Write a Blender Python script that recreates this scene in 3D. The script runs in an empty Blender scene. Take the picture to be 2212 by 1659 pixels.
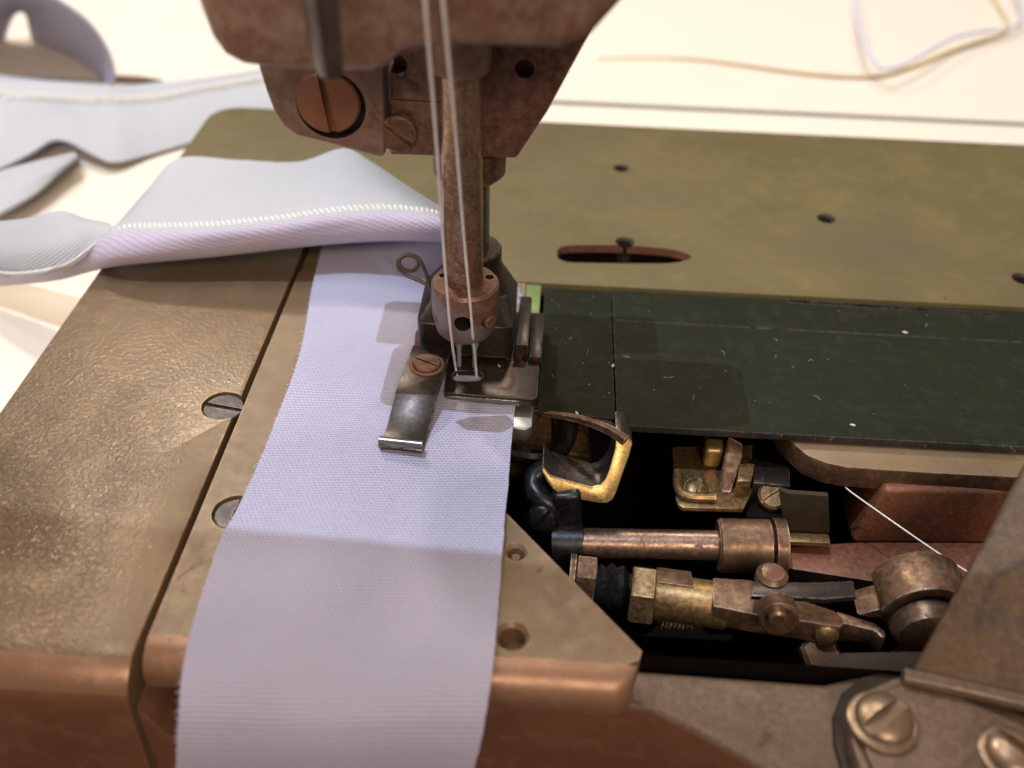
import bpy, bmesh, math, random
from mathutils import Vector, Matrix
random.seed(7)
S = 0.001                       # everything below is written in millimetres
D2 = bpy.data
SC = bpy.context.scene
COL = SC.collection
R = math.radians

# ------------------------------------------------------------------ camera
F, CX, CY = 2150., 1106., 829.5
yaw, pit, rol = R(2.15), R(39.0), R(-1.83)
FW = Vector((-math.sin(yaw)*math.cos(pit), math.cos(yaw)*math.cos(pit), -math.sin(pit)))
_r = Vector((math.cos(yaw), math.sin(yaw), 0)); _d = FW.cross(_r)
RT = _r*math.cos(rol) + _d*math.sin(rol)
DN = -_r*math.sin(rol) + _d*math.cos(rol)
CAM = -212.0*(FW + RT*(1010-CX)/F + DN*(815-CY)/F)
def ray(a, b): return FW + RT*(a-CX)/F + DN*(b-CY)/F
def at(a, b, z=0.0):            # measured point on a level plane
    v = ray(a, b); return CAM + v*((z-CAM.z)/v.z)
def aty(a, b, y=0.0):           # measured point on an upright plane
    v = ray(a, b); return CAM + v*((y-CAM.y)/v.y)

cam_d = D2.cameras.new('camera'); cam = D2.objects.new('camera', cam_d); COL.objects.link(cam)
m = Matrix(((RT.x, -DN.x, -FW.x), (RT.y, -DN.y, -FW.y), (RT.z, -DN.z, -FW.z))).to_4x4()
m.translation = CAM*S
cam.matrix_world = m
cam_d.sensor_width = 36; cam_d.lens = F/2212*36
cam_d.clip_start = 0.005; cam_d.clip_end = 20
cam_d.dof.use_dof = True; cam_d.dof.focus_distance = 0.199
cam_d.dof.aperture_fstop = cam_d.lens/3.2; cam_d.dof.aperture_blades = 0
SC.camera = cam

# ------------------------------------------------------------------ materials
class N:
    """small helper round a node tree"""
    def __init__(s, name):
        s.m = D2.materials.new(name); s.m.use_nodes = True
        s.t = s.m.node_tree; s.n = s.t.nodes; s.l = s.t.links
        s.b = s.n['Principled BSDF']
        tc = s.n.new('ShaderNodeTexCoord'); mp = s.n.new('ShaderNodeMapping')
        mp.inputs['Scale'].default_value = (1000, 1000, 1000)
        s.l.new(tc.outputs['Object'], mp.inputs['Vector']); s.co = mp.outputs['Vector']; s.tc = tc
    def set(s, sock, v):
        i = s.b.inputs[sock]
        if hasattr(v, 'is_output') or isinstance(v, bpy.types.NodeSocket): s.l.new(v, i)
        else: i.default_value = v
    def noise(s, scale, detail=4, rough=.6, dist=0, co=None, stretch=None):
        n = s.n.new('ShaderNodeTexNoise'); n.inputs['Scale'].default_value = scale
        n.inputs['Detail'].default_value = detail; n.inputs['Roughness'].default_value = rough
        n.inputs['Distortion'].default_value = dist
        c = co or s.co
        if stretch:
            mp = s.n.new('ShaderNodeMapping'); mp.inputs['Scale'].default_value = stretch
            s.l.new(c, mp.inputs['Vector']); c = mp.outputs['Vector']
        s.l.new(c, n.inputs['Vector']); return n.outputs['Fac']
    def voro(s, scale, feature='F1', co=None):
        n = s.n.new('ShaderNodeTexVoronoi'); n.inputs['Scale'].default_value = scale
        n.feature = feature; s.l.new(co or s.co, n.inputs['Vector']); return n.outputs['Distance']
    def ramp(s, f, lo, hi, a=0., b=1.):
        n = s.n.new('ShaderNodeMapRange'); n.inputs[1].default_value = lo; n.inputs[2].default_value = hi
        n.inputs[3].default_value = a; n.inputs[4].default_value = b; n.clamp = True
        s.l.new(f, n.inputs[0]); return n.outputs[0]
    def mix(s, f, a, b):
        n = s.n.new('ShaderNodeMix'); n.data_type = 'RGBA'
        for k, v in ((0, f), (6, a), (7, b)):
            if isinstance(v, bpy.types.NodeSocket): s.l.new(v, n.inputs[k])
            elif k == 0: n.inputs[0].default_value = v
            else: n.inputs[k].default_value = (*v, 1)
        return n.outputs[2]
    def math(s, op, a, b=0.):
        n = s.n.new('ShaderNodeMath'); n.operation = op
        for k, v in ((0, a), (1, b)):
            if isinstance(v, bpy.types.NodeSocket): s.l.new(v, n.inputs[k])
            else: n.inputs[k].default_value = v
        return n.outputs[0]
    def bump(s, h, dist, strength=1., prev=None):
        n = s.n.new('ShaderNodeBump'); n.inputs['Distance'].default_value = dist*S
        n.inputs['Strength'].default_value = strength
        s.l.new(h, n.inputs['Height'])
        if prev: s.l.new(prev, n.inputs['Normal'])
        return n.outputs['Normal']
    def edge(s, rad):
        bv = s.n.new('ShaderNodeBevel'); bv.samples = 4; bv.inputs['Radius'].default_value = rad*S
        g = s.n.new('ShaderNodeNewGeometry')
        v = s.n.new('ShaderNodeVectorMath'); v.operation = 'DOT_PRODUCT'
        s.l.new(bv.outputs['Normal'], v.inputs[0]); s.l.new(g.outputs['Normal'], v.inputs[1])
        return s.ramp(v.outputs['Value'], .998, .86)

def worn(name, base, dark, light, rough=(.35, .6), metal=0., rust=None, rust_at=.62, edge=None, edge_r=.5,
         fine=.02, lumps=None, spots=.0, spec=.5, big=.035, grain=None, streak=0., bigtone=None, bare=None):
    """painted or bare metal with mottling, dirt, rust and worn edges"""
    k = N(name)
    c = k.mix(k.ramp(k.noise(big, 5, .6, .4), .35, .65), dark, base)
    c = k.mix(k.ramp(k.noise(big*5, 4, .65, .3), .52, .78, 0, .75), c, light)
    speck = k.ramp(k.noise(1.1, 3, .7), .30, .40, .55, 0)
    c = k.mix(speck, c, tuple(x*.55 for x in dark))
    if grain:
        c = k.mix(k.ramp(k.noise(grain, 3, .7), .42, .66, 0, .8), c, light)
    if bare:                                            # plating rubbed through to bare steel over one side
        sx = k.n.new('ShaderNodeSeparateXYZ'); k.l.new(k.co, sx.inputs[0])
        v = k.math('ADD', k.math('MULTIPLY', sx.outputs['X'], .10), k.math('MULTIPLY', k.math('SUBTRACT', sx.outputs['Z'], 19.5), .16))
        v = k.math('ADD', v, k.math('MULTIPLY', k.math('SUBTRACT', k.noise(.5, 5, .7), .5), 1.6))
        c = k.mix(k.ramp(v, .12, -.12), c, bare)
    if bigtone:
        c = k.mix(k.ramp(k.noise(.011, 3, .6, .5), .42, .62), c, bigtone)
    rr = k.ramp(k.noise(.25, 4, .6), .3, .7, rough[0], rough[1])
    if streak:
        sc_ = k.ramp(k.noise(1., 4, .65, .2, stretch=(.05, 1.3, 1.)), .52, .74)
        c = k.mix(k.math('MULTIPLY', sc_, streak), c, light)
        sm = k.ramp(k.noise(.05, 5, .7, 1.2), .5, .62)
        c = k.mix(k.math('MULTIPLY', sm, streak), c, dark)
        rr = k.math('ADD', rr, k.math('MULTIPLY', sm, -.12))
    mt = metal
    if rust:
        rf = k.ramp(k.noise(.16, 6, .72, .5), rust_at, rust_at+.07)
        c = k.mix(rf, c, rust)
        rr = k.math('ADD', rr, k.math('MULTIPLY', rf, .3))
        if metal: mt = k.ramp(rf, 0, 1, metal, .1)
    if spots:
        sp = k.ramp(k.voro(.13), .09*spots, .06*spots)
        c = k.mix(k.math('MULTIPLY', sp, .8), c, (.02, .014, .01))
    if edge:
        e = k.edge(edge_r)
        brk = k.ramp(k.noise(.55, 4, .7), .38, .58)
        c = k.mix(k.math('MULTIPLY', e, brk), c, edge)
    nb = k.bump(k.noise(2.6, 4, .6), fine, .8)
    if lumps:
        nb = k.bump(k.math('MULTIPLY', lumps(k), 1.), .55, 1., nb)
    k.set('Base Color', c); k.set('Roughness', rr); k.set('Metallic', mt); k.set('Normal', nb)
    k.set('Specular IOR Level', spec)
    return k.m

def left_lumps(k):
    # orange-peel crust of the casting, strongest near the operator's left corner
    v = k.ramp(k.noise(.95, 3, .55, .5), .40, .66)
    fine = k.ramp(k.noise(2.0, 2, .5, .3), .5, .72, 0, .3)
    sx = k.n.new('ShaderNodeSeparateXYZ'); k.l.new(k.co, sx.inputs[0])
    a = k.ramp(sx.outputs['X'], -50, -86, .0, 1); b = k.ramp(sx.outputs['Y'], 5, -45, .05, 1)
    c = k.ramp(k.noise(.07, 2), .35, .6, .35, 1)
    w = k.math('ADD', k.math('MULTIPLY', k.math('MULTIPLY', a, b), c), .045)
    return k.math('MULTIPLY', k.math('ADD', v, fine), w)

M = {}
M['cover'] = worn('hammered_bronze_paint', (.215, .145, .080), (.165, .112, .062), (.265, .18, .102), (.27, .42), .2,
                  edge=(.42, .22, .12), edge_r=.8, lumps=left_lumps, spots=.35, big=.03)
M['olive'] = worn('olive_bed_paint', (.148, .115, .040), (.115, .088, .032), (.18, .14, .062), (.5, .66), .05,
                  edge=(.08, .055, .03), edge_r=.6, spots=.7, big=.03, spec=.3, streak=.4, bigtone=(.115, .084, .042))
M['plate'] = worn('cloth_plate_bronze', (.20, .135, .07), (.16, .105, .055), (.235, .16, .09), (.4, .55), .15,
                  rust=(.20, .065, .03), rust_at=.63, edge=(.40, .22, .13), edge_r=.7, spots=.4)
M['lip'] = worn('worn_copper_highlight_lip', (.35, .20, .12), (.26, .14, .08), (.43, .28, .18), (.32, .46), .3,
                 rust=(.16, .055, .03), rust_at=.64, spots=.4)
M['green'] = worn('dark_green_enamel', (.017, .0205, .010), (.014, .016, .009), (.036, .034, .026), (.55, .75), 0, streak=.3,
                  edge=(.16, .13, .12), edge_r=.35, big=.05, spec=.07)
M['chip'] = worn('chipped_plate_edge', (.055, .05, .055), (.035, .03, .03), (.09, .08, .08), (.35, .55), .4,
                 rust=(.38, .23, .17), rust_at=.59, big=.2)
M['copper'] = worn('brown_copper_lit_front', (.25, .12, .068), (.19, .085, .048), (.32, .165, .095), (.36, .55), .2,
                   edge=(.34, .18, .10), edge_r=.8, spots=.25)  # orange front light put into the colour of the upright faces
M['head'] = worn('copper_head_paint', (.225, .125, .085), (.165, .085, .057), (.30, .20, .15), (.36, .52), .2,
                 edge=(.34, .24, .19), edge_r=1.1, spots=.4, big=.03, grain=.35, rust=(.19, .085, .047), rust_at=.6)
M['facep'] = worn('dark_brown_plate', (.15, .070, .045), (.095, .042, .028), (.24, .13, .085), (.38, .55), .3,
                  rust=(.06, .022, .013), rust_at=.57, edge=(.30, .16, .10), edge_r=.5, grain=.5)
M['screwc'] = worn('copper_screw', (.36, .16, .09), (.28, .12, .07), (.42, .21, .13), (.34, .5), .5, edge=(.42, .22, .14), spots=.3)
M['rustbar'] = worn('rusted_needle_bar', (.30, .19, .13), (.20, .105, .065), (.42, .33, .27), (.22, .38), .72,
                    rust=(.17, .07, .03), rust_at=.55, big=.06, grain=1.4)
M['rust'] = worn('rust_fluff', (.20, .075, .04), (.10, .04, .025), (.32, .16, .10), (.7, .9), .1, fine=.15, grain=1.5)
M['clampc'] = worn('copper_clamp', (.25, .145, .095), (.17, .085, .05), (.42, .36, .33), (.36, .52), .45,
                   rust=(.22, .09, .045), rust_at=.55, edge=(.5, .3, .2), edge_r=.4, big=.08, bare=(.25, .205, .185))
M['steel'] = worn('dark_worn_steel', (.060, .047, .040), (.034, .027, .023), (.082, .064, .054), (.28, .44), .7,
                  rust=(.13, .052, .025), rust_at=.62, edge=(.62, .52, .44), edge_r=.34, grain=1.2)
M['polish'] = worn('polished_steel', (.34, .33, .32), (.2, .19, .18), (.5, .49, .47), (.18, .32), .9, edge=(.6, .55, .5), edge_r=.3)
M['darkscrew'] = worn('dark_bed_screw', (.05, .045, .042), (.03, .026, .025), (.10, .09, .09), (.36, .5), .6, edge=(.3, .17, .11), edge_r=.3, grain=1.)
M['needle'] = worn('needle_steel', (.55, .56, .60), (.45, .45, .48), (.65, .65, .68), (.25, .35), .45)
M['silver'] = worn('bare_throat_plate', (.42, .43, .42), (.33, .34, .33), (.52, .52, .5), (.25, .4), .8, edge=(.6, .6, .58), edge_r=.3)
M['patch'] = worn('green_throat_paint', (.15, .22, .055), (.11, .16, .045), (.22, .30, .10), (.35, .5), 0)
M['gold'] = worn('brass_looper', (.62, .42, .14), (.42, .27, .09), (.75, .55, .24), (.36, .52), .85,
                 rust=(.22, .09, .03), rust_at=.66, grain=1.4)
M['brass'] = worn('aged_brass', (.25, .155, .06), (.13, .078, .034), (.38, .26, .12), (.32, .5), .75,
                  rust=(.13, .055, .025), rust_at=.6, edge=(.80, .60, .36), edge_r=.4, grain=1.)
M['bronze'] = worn('brown_bronze_part', (.16, .095, .052), (.085, .048, .028), (.24, .15, .09), (.34, .52), .65,
                   rust=(.14, .055, .028), rust_at=.55, edge=(.72, .50, .34), edge_r=.4, grain=.8)
M['shaft'] = worn('oily_shaft', (.26, .17, .115), (.15, .09, .06), (.36, .25, .18), (.28, .44), .75,
                  rust=(.15, .07, .04), rust_at=.58, grain=1.6)
M['black'] = worn('black_oily_steel', (.022, .022, .024), (.012, .012, .012), (.04, .04, .045), (.25, .4), .5, grain=1.)
M['oxide'] = worn('red_casting_paint', (.19, .07, .034), (.12, .04, .022), (.27, .11, .058), (.4, .6), .15, grain=.9)
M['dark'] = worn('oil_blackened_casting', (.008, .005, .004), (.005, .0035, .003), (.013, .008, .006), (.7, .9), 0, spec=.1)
M['pit'] = worn('machine_interior', (.03, .018, .012), (.012, .008, .006), (.05, .03, .02), (.6, .8), .0)
M['hinge'] = worn('brown_cover_paint', (.105, .058, .024), (.06, .035, .018), (.135, .082, .040), (.5, .68), .1,
                  spots=.8, edge=(.04, .027, .022), edge_r=1.4, grain=.7, big=.05)
M['casting'] = worn('grey_brown_casting', (.135, .090, .060), (.095, .062, .041), (.185, .13, .092), (.36, .52), .25,
                    rust=(.085, .038, .022), rust_at=.64, grain=.8)
M['scr'] = worn('bronze_dome_screw', (.30, .215, .145), (.21, .145, .095), (.40, .31, .23), (.32, .46), .7, edge=(.7, .55, .4), edge_r=.35)
M['deep'] = worn('dark_olive_part', (.045, .034, .014), (.028, .02, .01), (.07, .055, .025), (.5, .7), .2)
M['lever'] = worn('grey_lever_steel', (.13, .105, .09), (.08, .062, .055), (.2, .17, .15), (.3, .45), .5)

def fabric(name, ca, cb, ridge, pu=.8, pv=.66, twill=0.):
    k = N(name)
    uv = k.n.new('ShaderNodeUVMap'); mp = k.n.new('ShaderNodeMapping')
    k.l.new(uv.outputs['UV'], mp.inputs['Vector'])
    wob = k.noise(.35, 2, .5, 0)
    sx = k.n.new('ShaderNodeSeparateXYZ'); k.l.new(mp.outputs['Vector'], sx.inputs[0])
    U, V = sx.outputs['X'], sx.outputs['Y']
    w2 = k.math('MULTIPLY', k.math('SUBTRACT', wob, .5), 2.2)
    row = k.math('SINE', k.math('ADD', k.math('MULTIPLY', V, 2*math.pi/pv), w2))
    half = k.math('MULTIPLY', V, math.pi/pv)
    colw = k.math('SINE', k.math('ADD', k.math('MULTIPLY', U, 2*math.pi/pu), half))
    knit = k.math('ADD', k.math('MULTIPLY', k.math('MULTIPLY', row, colw), .5), k.math('MULTIPLY', row, ridge))
    if twill:
        tw = k.math('SINE', k.math('ADD', k.math('ADD', k.math('MULTIPLY', U, 2*math.pi/.95), k.math('MULTIPLY', V, 2*math.pi/2.6)), w2))
        knit = k.math('ADD', k.math('MULTIPLY', knit, 1-twill), k.math('MULTIPLY', tw, twill))
    knit = k.math('ADD', knit, k.math('MULTIPLY', k.math('SUBTRACT', k.noise(3.2, 2), .5), 1.2))
    f = k.ramp(knit, -.9, .9)
    c = k.mix(f, ca, cb)
    c = k.mix(k.ramp(k.noise(.05, 3), .3, .7, 0, .3), c, tuple(x*.93 for x in cb))
    k.set('Base Color', c); k.set('Roughness', .85); k.set('Specular IOR Level', .15)
    k.set('Sheen Weight', .18); k.set('Sheen Roughness', .5)
    k.set('Normal', k.bump(knit, .12, 1.))
    return k.m
M['lilac'] = fabric('lavender_knit', (.30, .295, .40), (.57, .56, .72), .6, .82, .68)
M['pale'] = fabric('pale_knit_reverse', (.37, .38, .41), (.58, .60, .62), .12, .8, .7, .6)
M['pink'] = fabric('lilac_knit_edge', (.40, .35, .46), (.62, .56, .67), .15, .9, .7, .3)

def plain(name, c, rough=.6, var=.12, sc=.05, fine=.0, spec=.4, sss=0):
    k = N(name)
    k.set('Base Color', k.mix(k.ramp(k.noise(sc, 4), .3, .7), tuple(x*(1-var) for x in c), c))
    k.set('Roughness', rough); k.set('Specular IOR Level', spec)
    if fine: k.set('Normal', k.bump(k.noise(4, 3), fine, .7))
    return k.m
M['thread'] = plain('white_thread', (.90, .86, .85), .7, .25, 2.5, .06)
M['stitch'] = plain('cream_stitch', (.88, .84, .76), .75, .2, 1.5, .05)
M['lilacthread'] = plain('lilac_white_thread', (.62, .60, .72), .6, .1)
M['thread_shadow'] = plain('tan_thread_shadow', (.60, .46, .22), .7, .2)
M['table'] = plain('cream_laminate', (.78, .70, .575), .38, .035, .012, 0, .4)
M['seam'] = plain('grey_seam', (.16, .165, .16), .6)
M['slot'] = plain('brown_slot', (.10, .05, .03), .6)
M['lint'] = plain('lint_grain', (.60, .52, .44), .8)

# ------------------------------------------------------------------ mesh helpers
def link(name, bm, mat, parent=None, bevel=0, seg=2, smooth=True, angle=35, mats=None):
    bmesh.ops.recalc_face_normals(bm, faces=bm.faces)
    me = D2.meshes.new(name); bm.to_mesh(me); bm.free()
    me.transform(Matrix.Scale(S, 4))
    for x in (mats or [mat]): me.materials.append(M[x])
    o = D2.objects.new(name, me); COL.objects.link(o)
    if parent: o.parent = parent
    if bevel:
        b = o.modifiers.new('Bevel', 'BEVEL'); b.width = bevel*S; b.segments = seg
        b.limit_method = 'ANGLE'; b.angle_limit = R(38); b.harden_normals = False
        bake(o)
    if smooth:
        o.data.shade_smooth(); o.data.set_sharp_from_angle(angle=R(angle))
    return o
def bake(o):
    dg = bpy.context.evaluated_depsgraph_get(); dg.update()
    me = D2.meshes.new_from_object(o.evaluated_get(dg))
    o.modifiers.clear(); old = o.data; nm = old.name; o.data = me; D2.meshes.remove(old); me.name = nm
def cut(o, cutters, mat=None):
    """subtract shapes from a part for good; the cutters do not stay in the scene"""
    for bm in cutters:
        bmesh.ops.recalc_face_normals(bm, faces=bm.faces)
        me = D2.meshes.new('cutter'); bm.to_mesh(me); bm.free(); me.transform(Matrix.Scale(S, 4))
        me.materials.append(M[mat] if mat else o.data.materials[0])
        c = D2.objects.new('cutter', me); COL.objects.link(c)
        b = o.modifiers.new('cut', 'BOOLEAN'); b.operation = 'DIFFERENCE'; b.object = c; b.solver = 'EXACT'; b.use_self = True; b.material_mode = 'TRANSFER'
        bake(o)
        D2.objects.remove(c); D2.meshes.remove(me)
    o.data.shade_smooth(); o.data.set_sharp_from_angle(angle=R(35))

def prism(pts, off, bm=None):
    bm = bm or bmesh.new(); off = Vector(off)
    a = [bm.verts.new(Vector(p)) for p in pts]; b = [bm.verts.new(Vector(p)+off) for p in pts]
    bm.faces.new(a); bm.faces.new(b[::-1]); n = len(pts)
    for i in range(n): bm.faces.new((a[i], b[i], b[(i+1) % n], a[(i+1) % n]))
    return bm
def boxb(x0, x1, y0, y1, z0, z1, bm=None):
    return prism([(x0, y0, z0), (x1, y0, z0), (x1, y1, z0), (x0, y1, z0)], (0, 0, z1-z0), bm)
def frame_of(d):
    d = Vector(d).normalized(); u = d.orthogonal().normalized(); return u, d.cross(u), d
def lathe(base, axis, prof, n=40, bm=None, closed=True, rot=0.):
    """prof: (distance along the axis, radius)"""
    bm = bm or bmesh.new(); u, v, d = frame_of(axis); base = Vector(base); rings = []
    for (h, r) in prof:
        rings.append([bm.verts.new(base + d*h + (u*math.cos(2*math.pi*i/n+rot)+v*math.sin(2*math.pi*i/n+rot))*r) for i in range(n)])
    for a, b in zip(rings, rings[1:]):
        for i in range(n): bm.faces.new((a[i], a[(i+1) % n], b[(i+1) % n], b[i]))
    if closed: bm.faces.new(rings[0][::-1]); bm.faces.new(rings[-1])
    return bm
def cyl(base, axis, h, r, n=40, bm=None, ch=.0):
    return lathe(base, axis, [(0, r), (h-ch, r), (h, r-ch)] if ch else [(0, r), (h, r)], n, bm)
def catmull(p, per=8):
    p = [Vector(q) for q in p]; out = []
    for i in range(len(p)-1):
        a, b, c, d = p[max(i-1, 0)], p[i], p[i+1], p[min(i+2, len(p)-1)]
        for k in range(per):
            t = k/per
            out.append(.5*((2*b)+(c-a)*t+(2*a-5*b+4*c-d)*t*t+(3*b-a-3*c+d)*t**3))
    out.append(p[-1]); return out
def tube(path, r, n=10, bm=None, fuzz=0.):
    bm = bm or bmesh.new(); rings = []; pu = None
    for i, p in enumerate(path):
        t = (path[min(i+1, len(path)-1)] - path[max(i-1, 0)]).normalized()
        u = (pu - t*pu.dot(t)).normalized() if pu else t.orthogonal().normalized()
        pu = u; v = t.cross(u); rr = r(i/(len(path)-1)) if callable(r) else r
        if fuzz: rr *= 1+random.uniform(-fuzz, fuzz)
        rings.append([bm.verts.new(p+(u*math.cos(2*math.pi*j/n)+v*math.sin(2*math.pi*j/n))*rr) for j in range(n)])
    for a, b in zip(rings, rings[1:]):
        for j in range(n): bm.faces.new((a[j], a[(j+1) % n], b[(j+1) % n], b[j]))
    bm.faces.new(rings[0][::-1]); bm.faces.new(rings[-1]); return bm
def smooth_grid(rows, pu=6, pv=6):
    """rows of control points -> finer rows (Catmull-Rom both ways)"""
    a = [catmull(r, pu) for r in rows]
    cols = [catmull([r[i] for r in a], pv) for i in range(len(a[0]))]
    return [[cols[i][j] for i in range(len(cols))] for j in range(len(cols[0]))]
def cloth(bm, grid, mi=0, thick=.7, uvscale=(1, 1)):
    """a sheet of real thickness with UVs in millimetres"""
    uvl = bm.loops.layers.uv.verify()
    R_, C_ = len(grid), len(grid[0])
    U = [0.]*C_; V = [0.]*R_; mid = R_//2; mc = C_//2
    for i in range(1, C_): U[i] = U[i-1] + (grid[mid][i]-grid[mid][i-1]).length
    for j in range(1, R_): V[j] = V[j-1] + (grid[j][mc]-grid[j-1][mc]).length
    nor = [[None]*C_ for _ in range(R_)]
    for j in range(R_):
        for i in range(C_):
            du = grid[j][min(i+1, C_-1)]-grid[j][max(i-1, 0)]; dv = grid[min(j+1, R_-1)][i]-grid[max(j-1, 0)][i]
            n = du.cross(dv); nor[j][i] = n.normalized() if n.length > 1e-6 else Vector((0, 0, 1))
    top = [[bm.verts.new(p) for p in r] for r in grid]
    bot = [[bm.verts.new(grid[j][i]-nor[j][i]*thick) for i in range(C_)] for j in range(R_)]
    uvs_i = [0]
    def face(vs, uvs):
        try: f = bm.faces.new(vs)
        except ValueError: return
        f.material_index = mi(uvs_i[0]) if callable(mi) else mi
        for l, q in zip(f.loops, uvs): l[uvl].uv = q
    for j in range(R_-1):
        for i in range(C_-1):
            uvs_i[0] = i
            q = [(U[i], V[j]), (U[i+1], V[j]), (U[i+1], V[j+1]), (U[i], V[j+1])]
            face((top[j][i], top[j][i+1], top[j+1][i+1], top[j+1][i]), q)
            face((bot[j][i], bot[j+1][i], bot[j+1][i+1], bot[j][i+1]), [q[0], q[3], q[2], q[1]])
    for j in range(R_-1):
        for i in (0, C_-1):
            face((top[j][i], top[j+1][i], bot[j+1][i], bot[j][i]), [(U[i], V[j]), (U[i], V[j+1]), (U[i]+.7, V[j+1]), (U[i]+.7, V[j])])
    for i in range(C_-1):
        for j in (0, R_-1):
            face((top[j][i], top[j][i+1], bot[j][i+1], bot[j][i]), [(U[i], V[j]), (U[i+1], V[j]), (U[i+1], V[j]+.7), (U[i], V[j]+.7)])
    return bm
def screw(name, mat, parent, c, axis, r, h=1.2, slot=0., dome=0., sw=.9, sd=.8, ch=.25):
    """slotted screw head: c is the foot of the head, slot the angle of its slot"""
    if dome:
        prof = [(0, r), (h*.25, r)] + [(h*.25+dome*math.sin(a), r*math.cos(a)*.96) for a in [i*math.pi/2/8 for i in range(8)]]
        o = link(name, lathe(c, axis, prof, 40), mat, parent)
        top = h*.25+dome
    else:
        o = link(name, cyl(c, axis, h, r, 40, ch=ch), mat, parent); top = h
    u, v, d = frame_of(axis); u2 = (Vector(slot)-d*Vector(slot).dot(d)).normalized() if isinstance(slot, tuple) else u*math.cos(slot)+v*math.sin(slot); v2 = d.cross(u2)
    p = Vector(c)+d*(top-sd)
    cut(o, [prism([p-u2*r*1.2-v2*sw/2, p+u2*r*1.2-v2*sw/2, p+u2*r*1.2+v2*sw/2, p-u2*r*1.2+v2*sw/2], d*3)])
    return o
def empty(name, loc):
    o = D2.objects.new(name, None); COL.objects.link(o); o.location = Vector(loc)*S; o.empty_display_size = .01; return o
def tag(o, label=None, cat=None, group=None, kind=None):
    if label: o['label'] = label
    if cat: o['category'] = cat
    if group: o['group'] = group
    if kind: o['kind'] = kind
    return o

# ------------------------------------------------------------------ table
TZ = -18.0
yl = 185.5
b = prism([(-900, -500, TZ), (-94.5, -500, TZ), (-94.5, 132.5, TZ), (330, 132.5, TZ), (330, -500, TZ), (900, -500, TZ), (900, yl, TZ), (-900, yl, TZ)], (0, 0, -20))
b = boxb(-900, 900, yl+4.2, 1200, TZ-20, TZ, b)
table = tag(link('table', b, 'table'), kind='structure')
link('joint', boxb(-900, 900, yl-.5, yl+4.7, TZ-19, TZ-.5), 'seam', table)
p = at(285, 170, TZ)
link('slot', prism([p+Vector((-9, -3, 0)), p+Vector((2, -4, 0)), p+Vector((12, -.5, 0)), p+Vector((2, 2, 0)), p+Vector((-8, 2, 0))], (0, 0, .4)), 'slot', table)

# ------------------------------------------------------------------ the machine
mach = empty('sewing_machine', (0, 0, TZ))
tag(mach, 'old brown industrial sewing machine with an open looper bay, sewing a lavender band', 'sewing machine')
mach.location = (0, 0, 0)

def two_tone(o, lim=.55):
    for f in o.data.polygons: f.material_index = 1 if (f.normal.z < lim) else 0

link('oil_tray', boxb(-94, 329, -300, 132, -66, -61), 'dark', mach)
# left bed cover: profile swept along x
prof = [(68.3, 0), (-71.5, 0)] + [(-71.5-7.5*math.sin(a), -7.5+7.5*math.cos(a)) for a in [i*math.pi/2/8 for i in range(1, 9)]] + [(-80.0, -30), (-80.5, -60), (68.3, -60)]
bm = bmesh.new()
prism([(-92.4, y, z) for y, z in prof], (46.5, 0, 0), bm)
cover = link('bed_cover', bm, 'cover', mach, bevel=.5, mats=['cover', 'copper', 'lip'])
for f in cover.data.polygons:                           # rounded front: worn copper with its warm highlight painted in
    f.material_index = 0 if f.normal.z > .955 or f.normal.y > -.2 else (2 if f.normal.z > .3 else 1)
link('cover_flare', prism([(-46.05, -77.5, -9), (-38.5, -77.5, -25), (-38.5, -77.5, -60), (-46.05, -77.5, -60)], (0, 12, 0)), 'copper', cover, bevel=.4)
c1 = at(482, 876, 0)
cut(cover, [cyl(c1+Vector((0, 0, -1.3)), (0, 0, 1), 5, 4.35, 48)])
screw('screw', 'darkscrew', cover, c1+Vector((0, 0, -1.25)), (0, 0, 1), 4.1, .75, (1, -.18, 0), sw=1.1, sd=.55)

# back bed plate with its oil holes
corner = [(-92.4, 68.8)] + [(-92.4, 121)] + [(-92.4+9*(1-math.cos(a)), 121+9.4*math.sin(a)) for a in [i*math.pi/2/6 for i in range(1, 7)]]
poly = corner + [(260, 130.4), (260, 39.4), (130, 38.6), (15.5, 38.0), (-44.5, 38.0), (-44.5, 68.8)]
bed = link('bed_plate', prism([(x, y, 0) for x, y in poly], (0, 0, -12)), 'olive', mach, bevel=.45)
cc = []
for a, b_, r in ((1342, 363, 1.75), (1785, 472, 1.9), (1350, 523, 1.9), (2209, 602, 2.0)):
    cc.append(lathe(at(a, b_)+Vector((0, 0, -9)), (0, 0, 1), [(0, r), (8.3, r), (9.3, r*1.45), (11, r*1.5)], 28))
sl = [at(*q) for q in ((1203, 549), (1205, 540), (1212, 533), (1235, 530), (1300, 529), (1380, 532), (1430, 536), (1455, 540), (1475, 545), (1490, 551), (1494, 556), (1484, 561), (1468, 566), (1440, 569), (1330, 569), (1235, 567), (1214, 563), (1205, 557))]
mid = sum(sl, Vector())/len(sl)
cut(bed, cc, 'pit')
cut(bed, [prism([q+Vector((0, 0, -2.3)) for q in sl], (0, 0, 4))], 'rust')
cut(bed, [prism([mid+(q-mid)*1.25+Vector((0, 0, -16)) for q in sl], (0, 0, 13.8))], 'dark')

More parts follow.
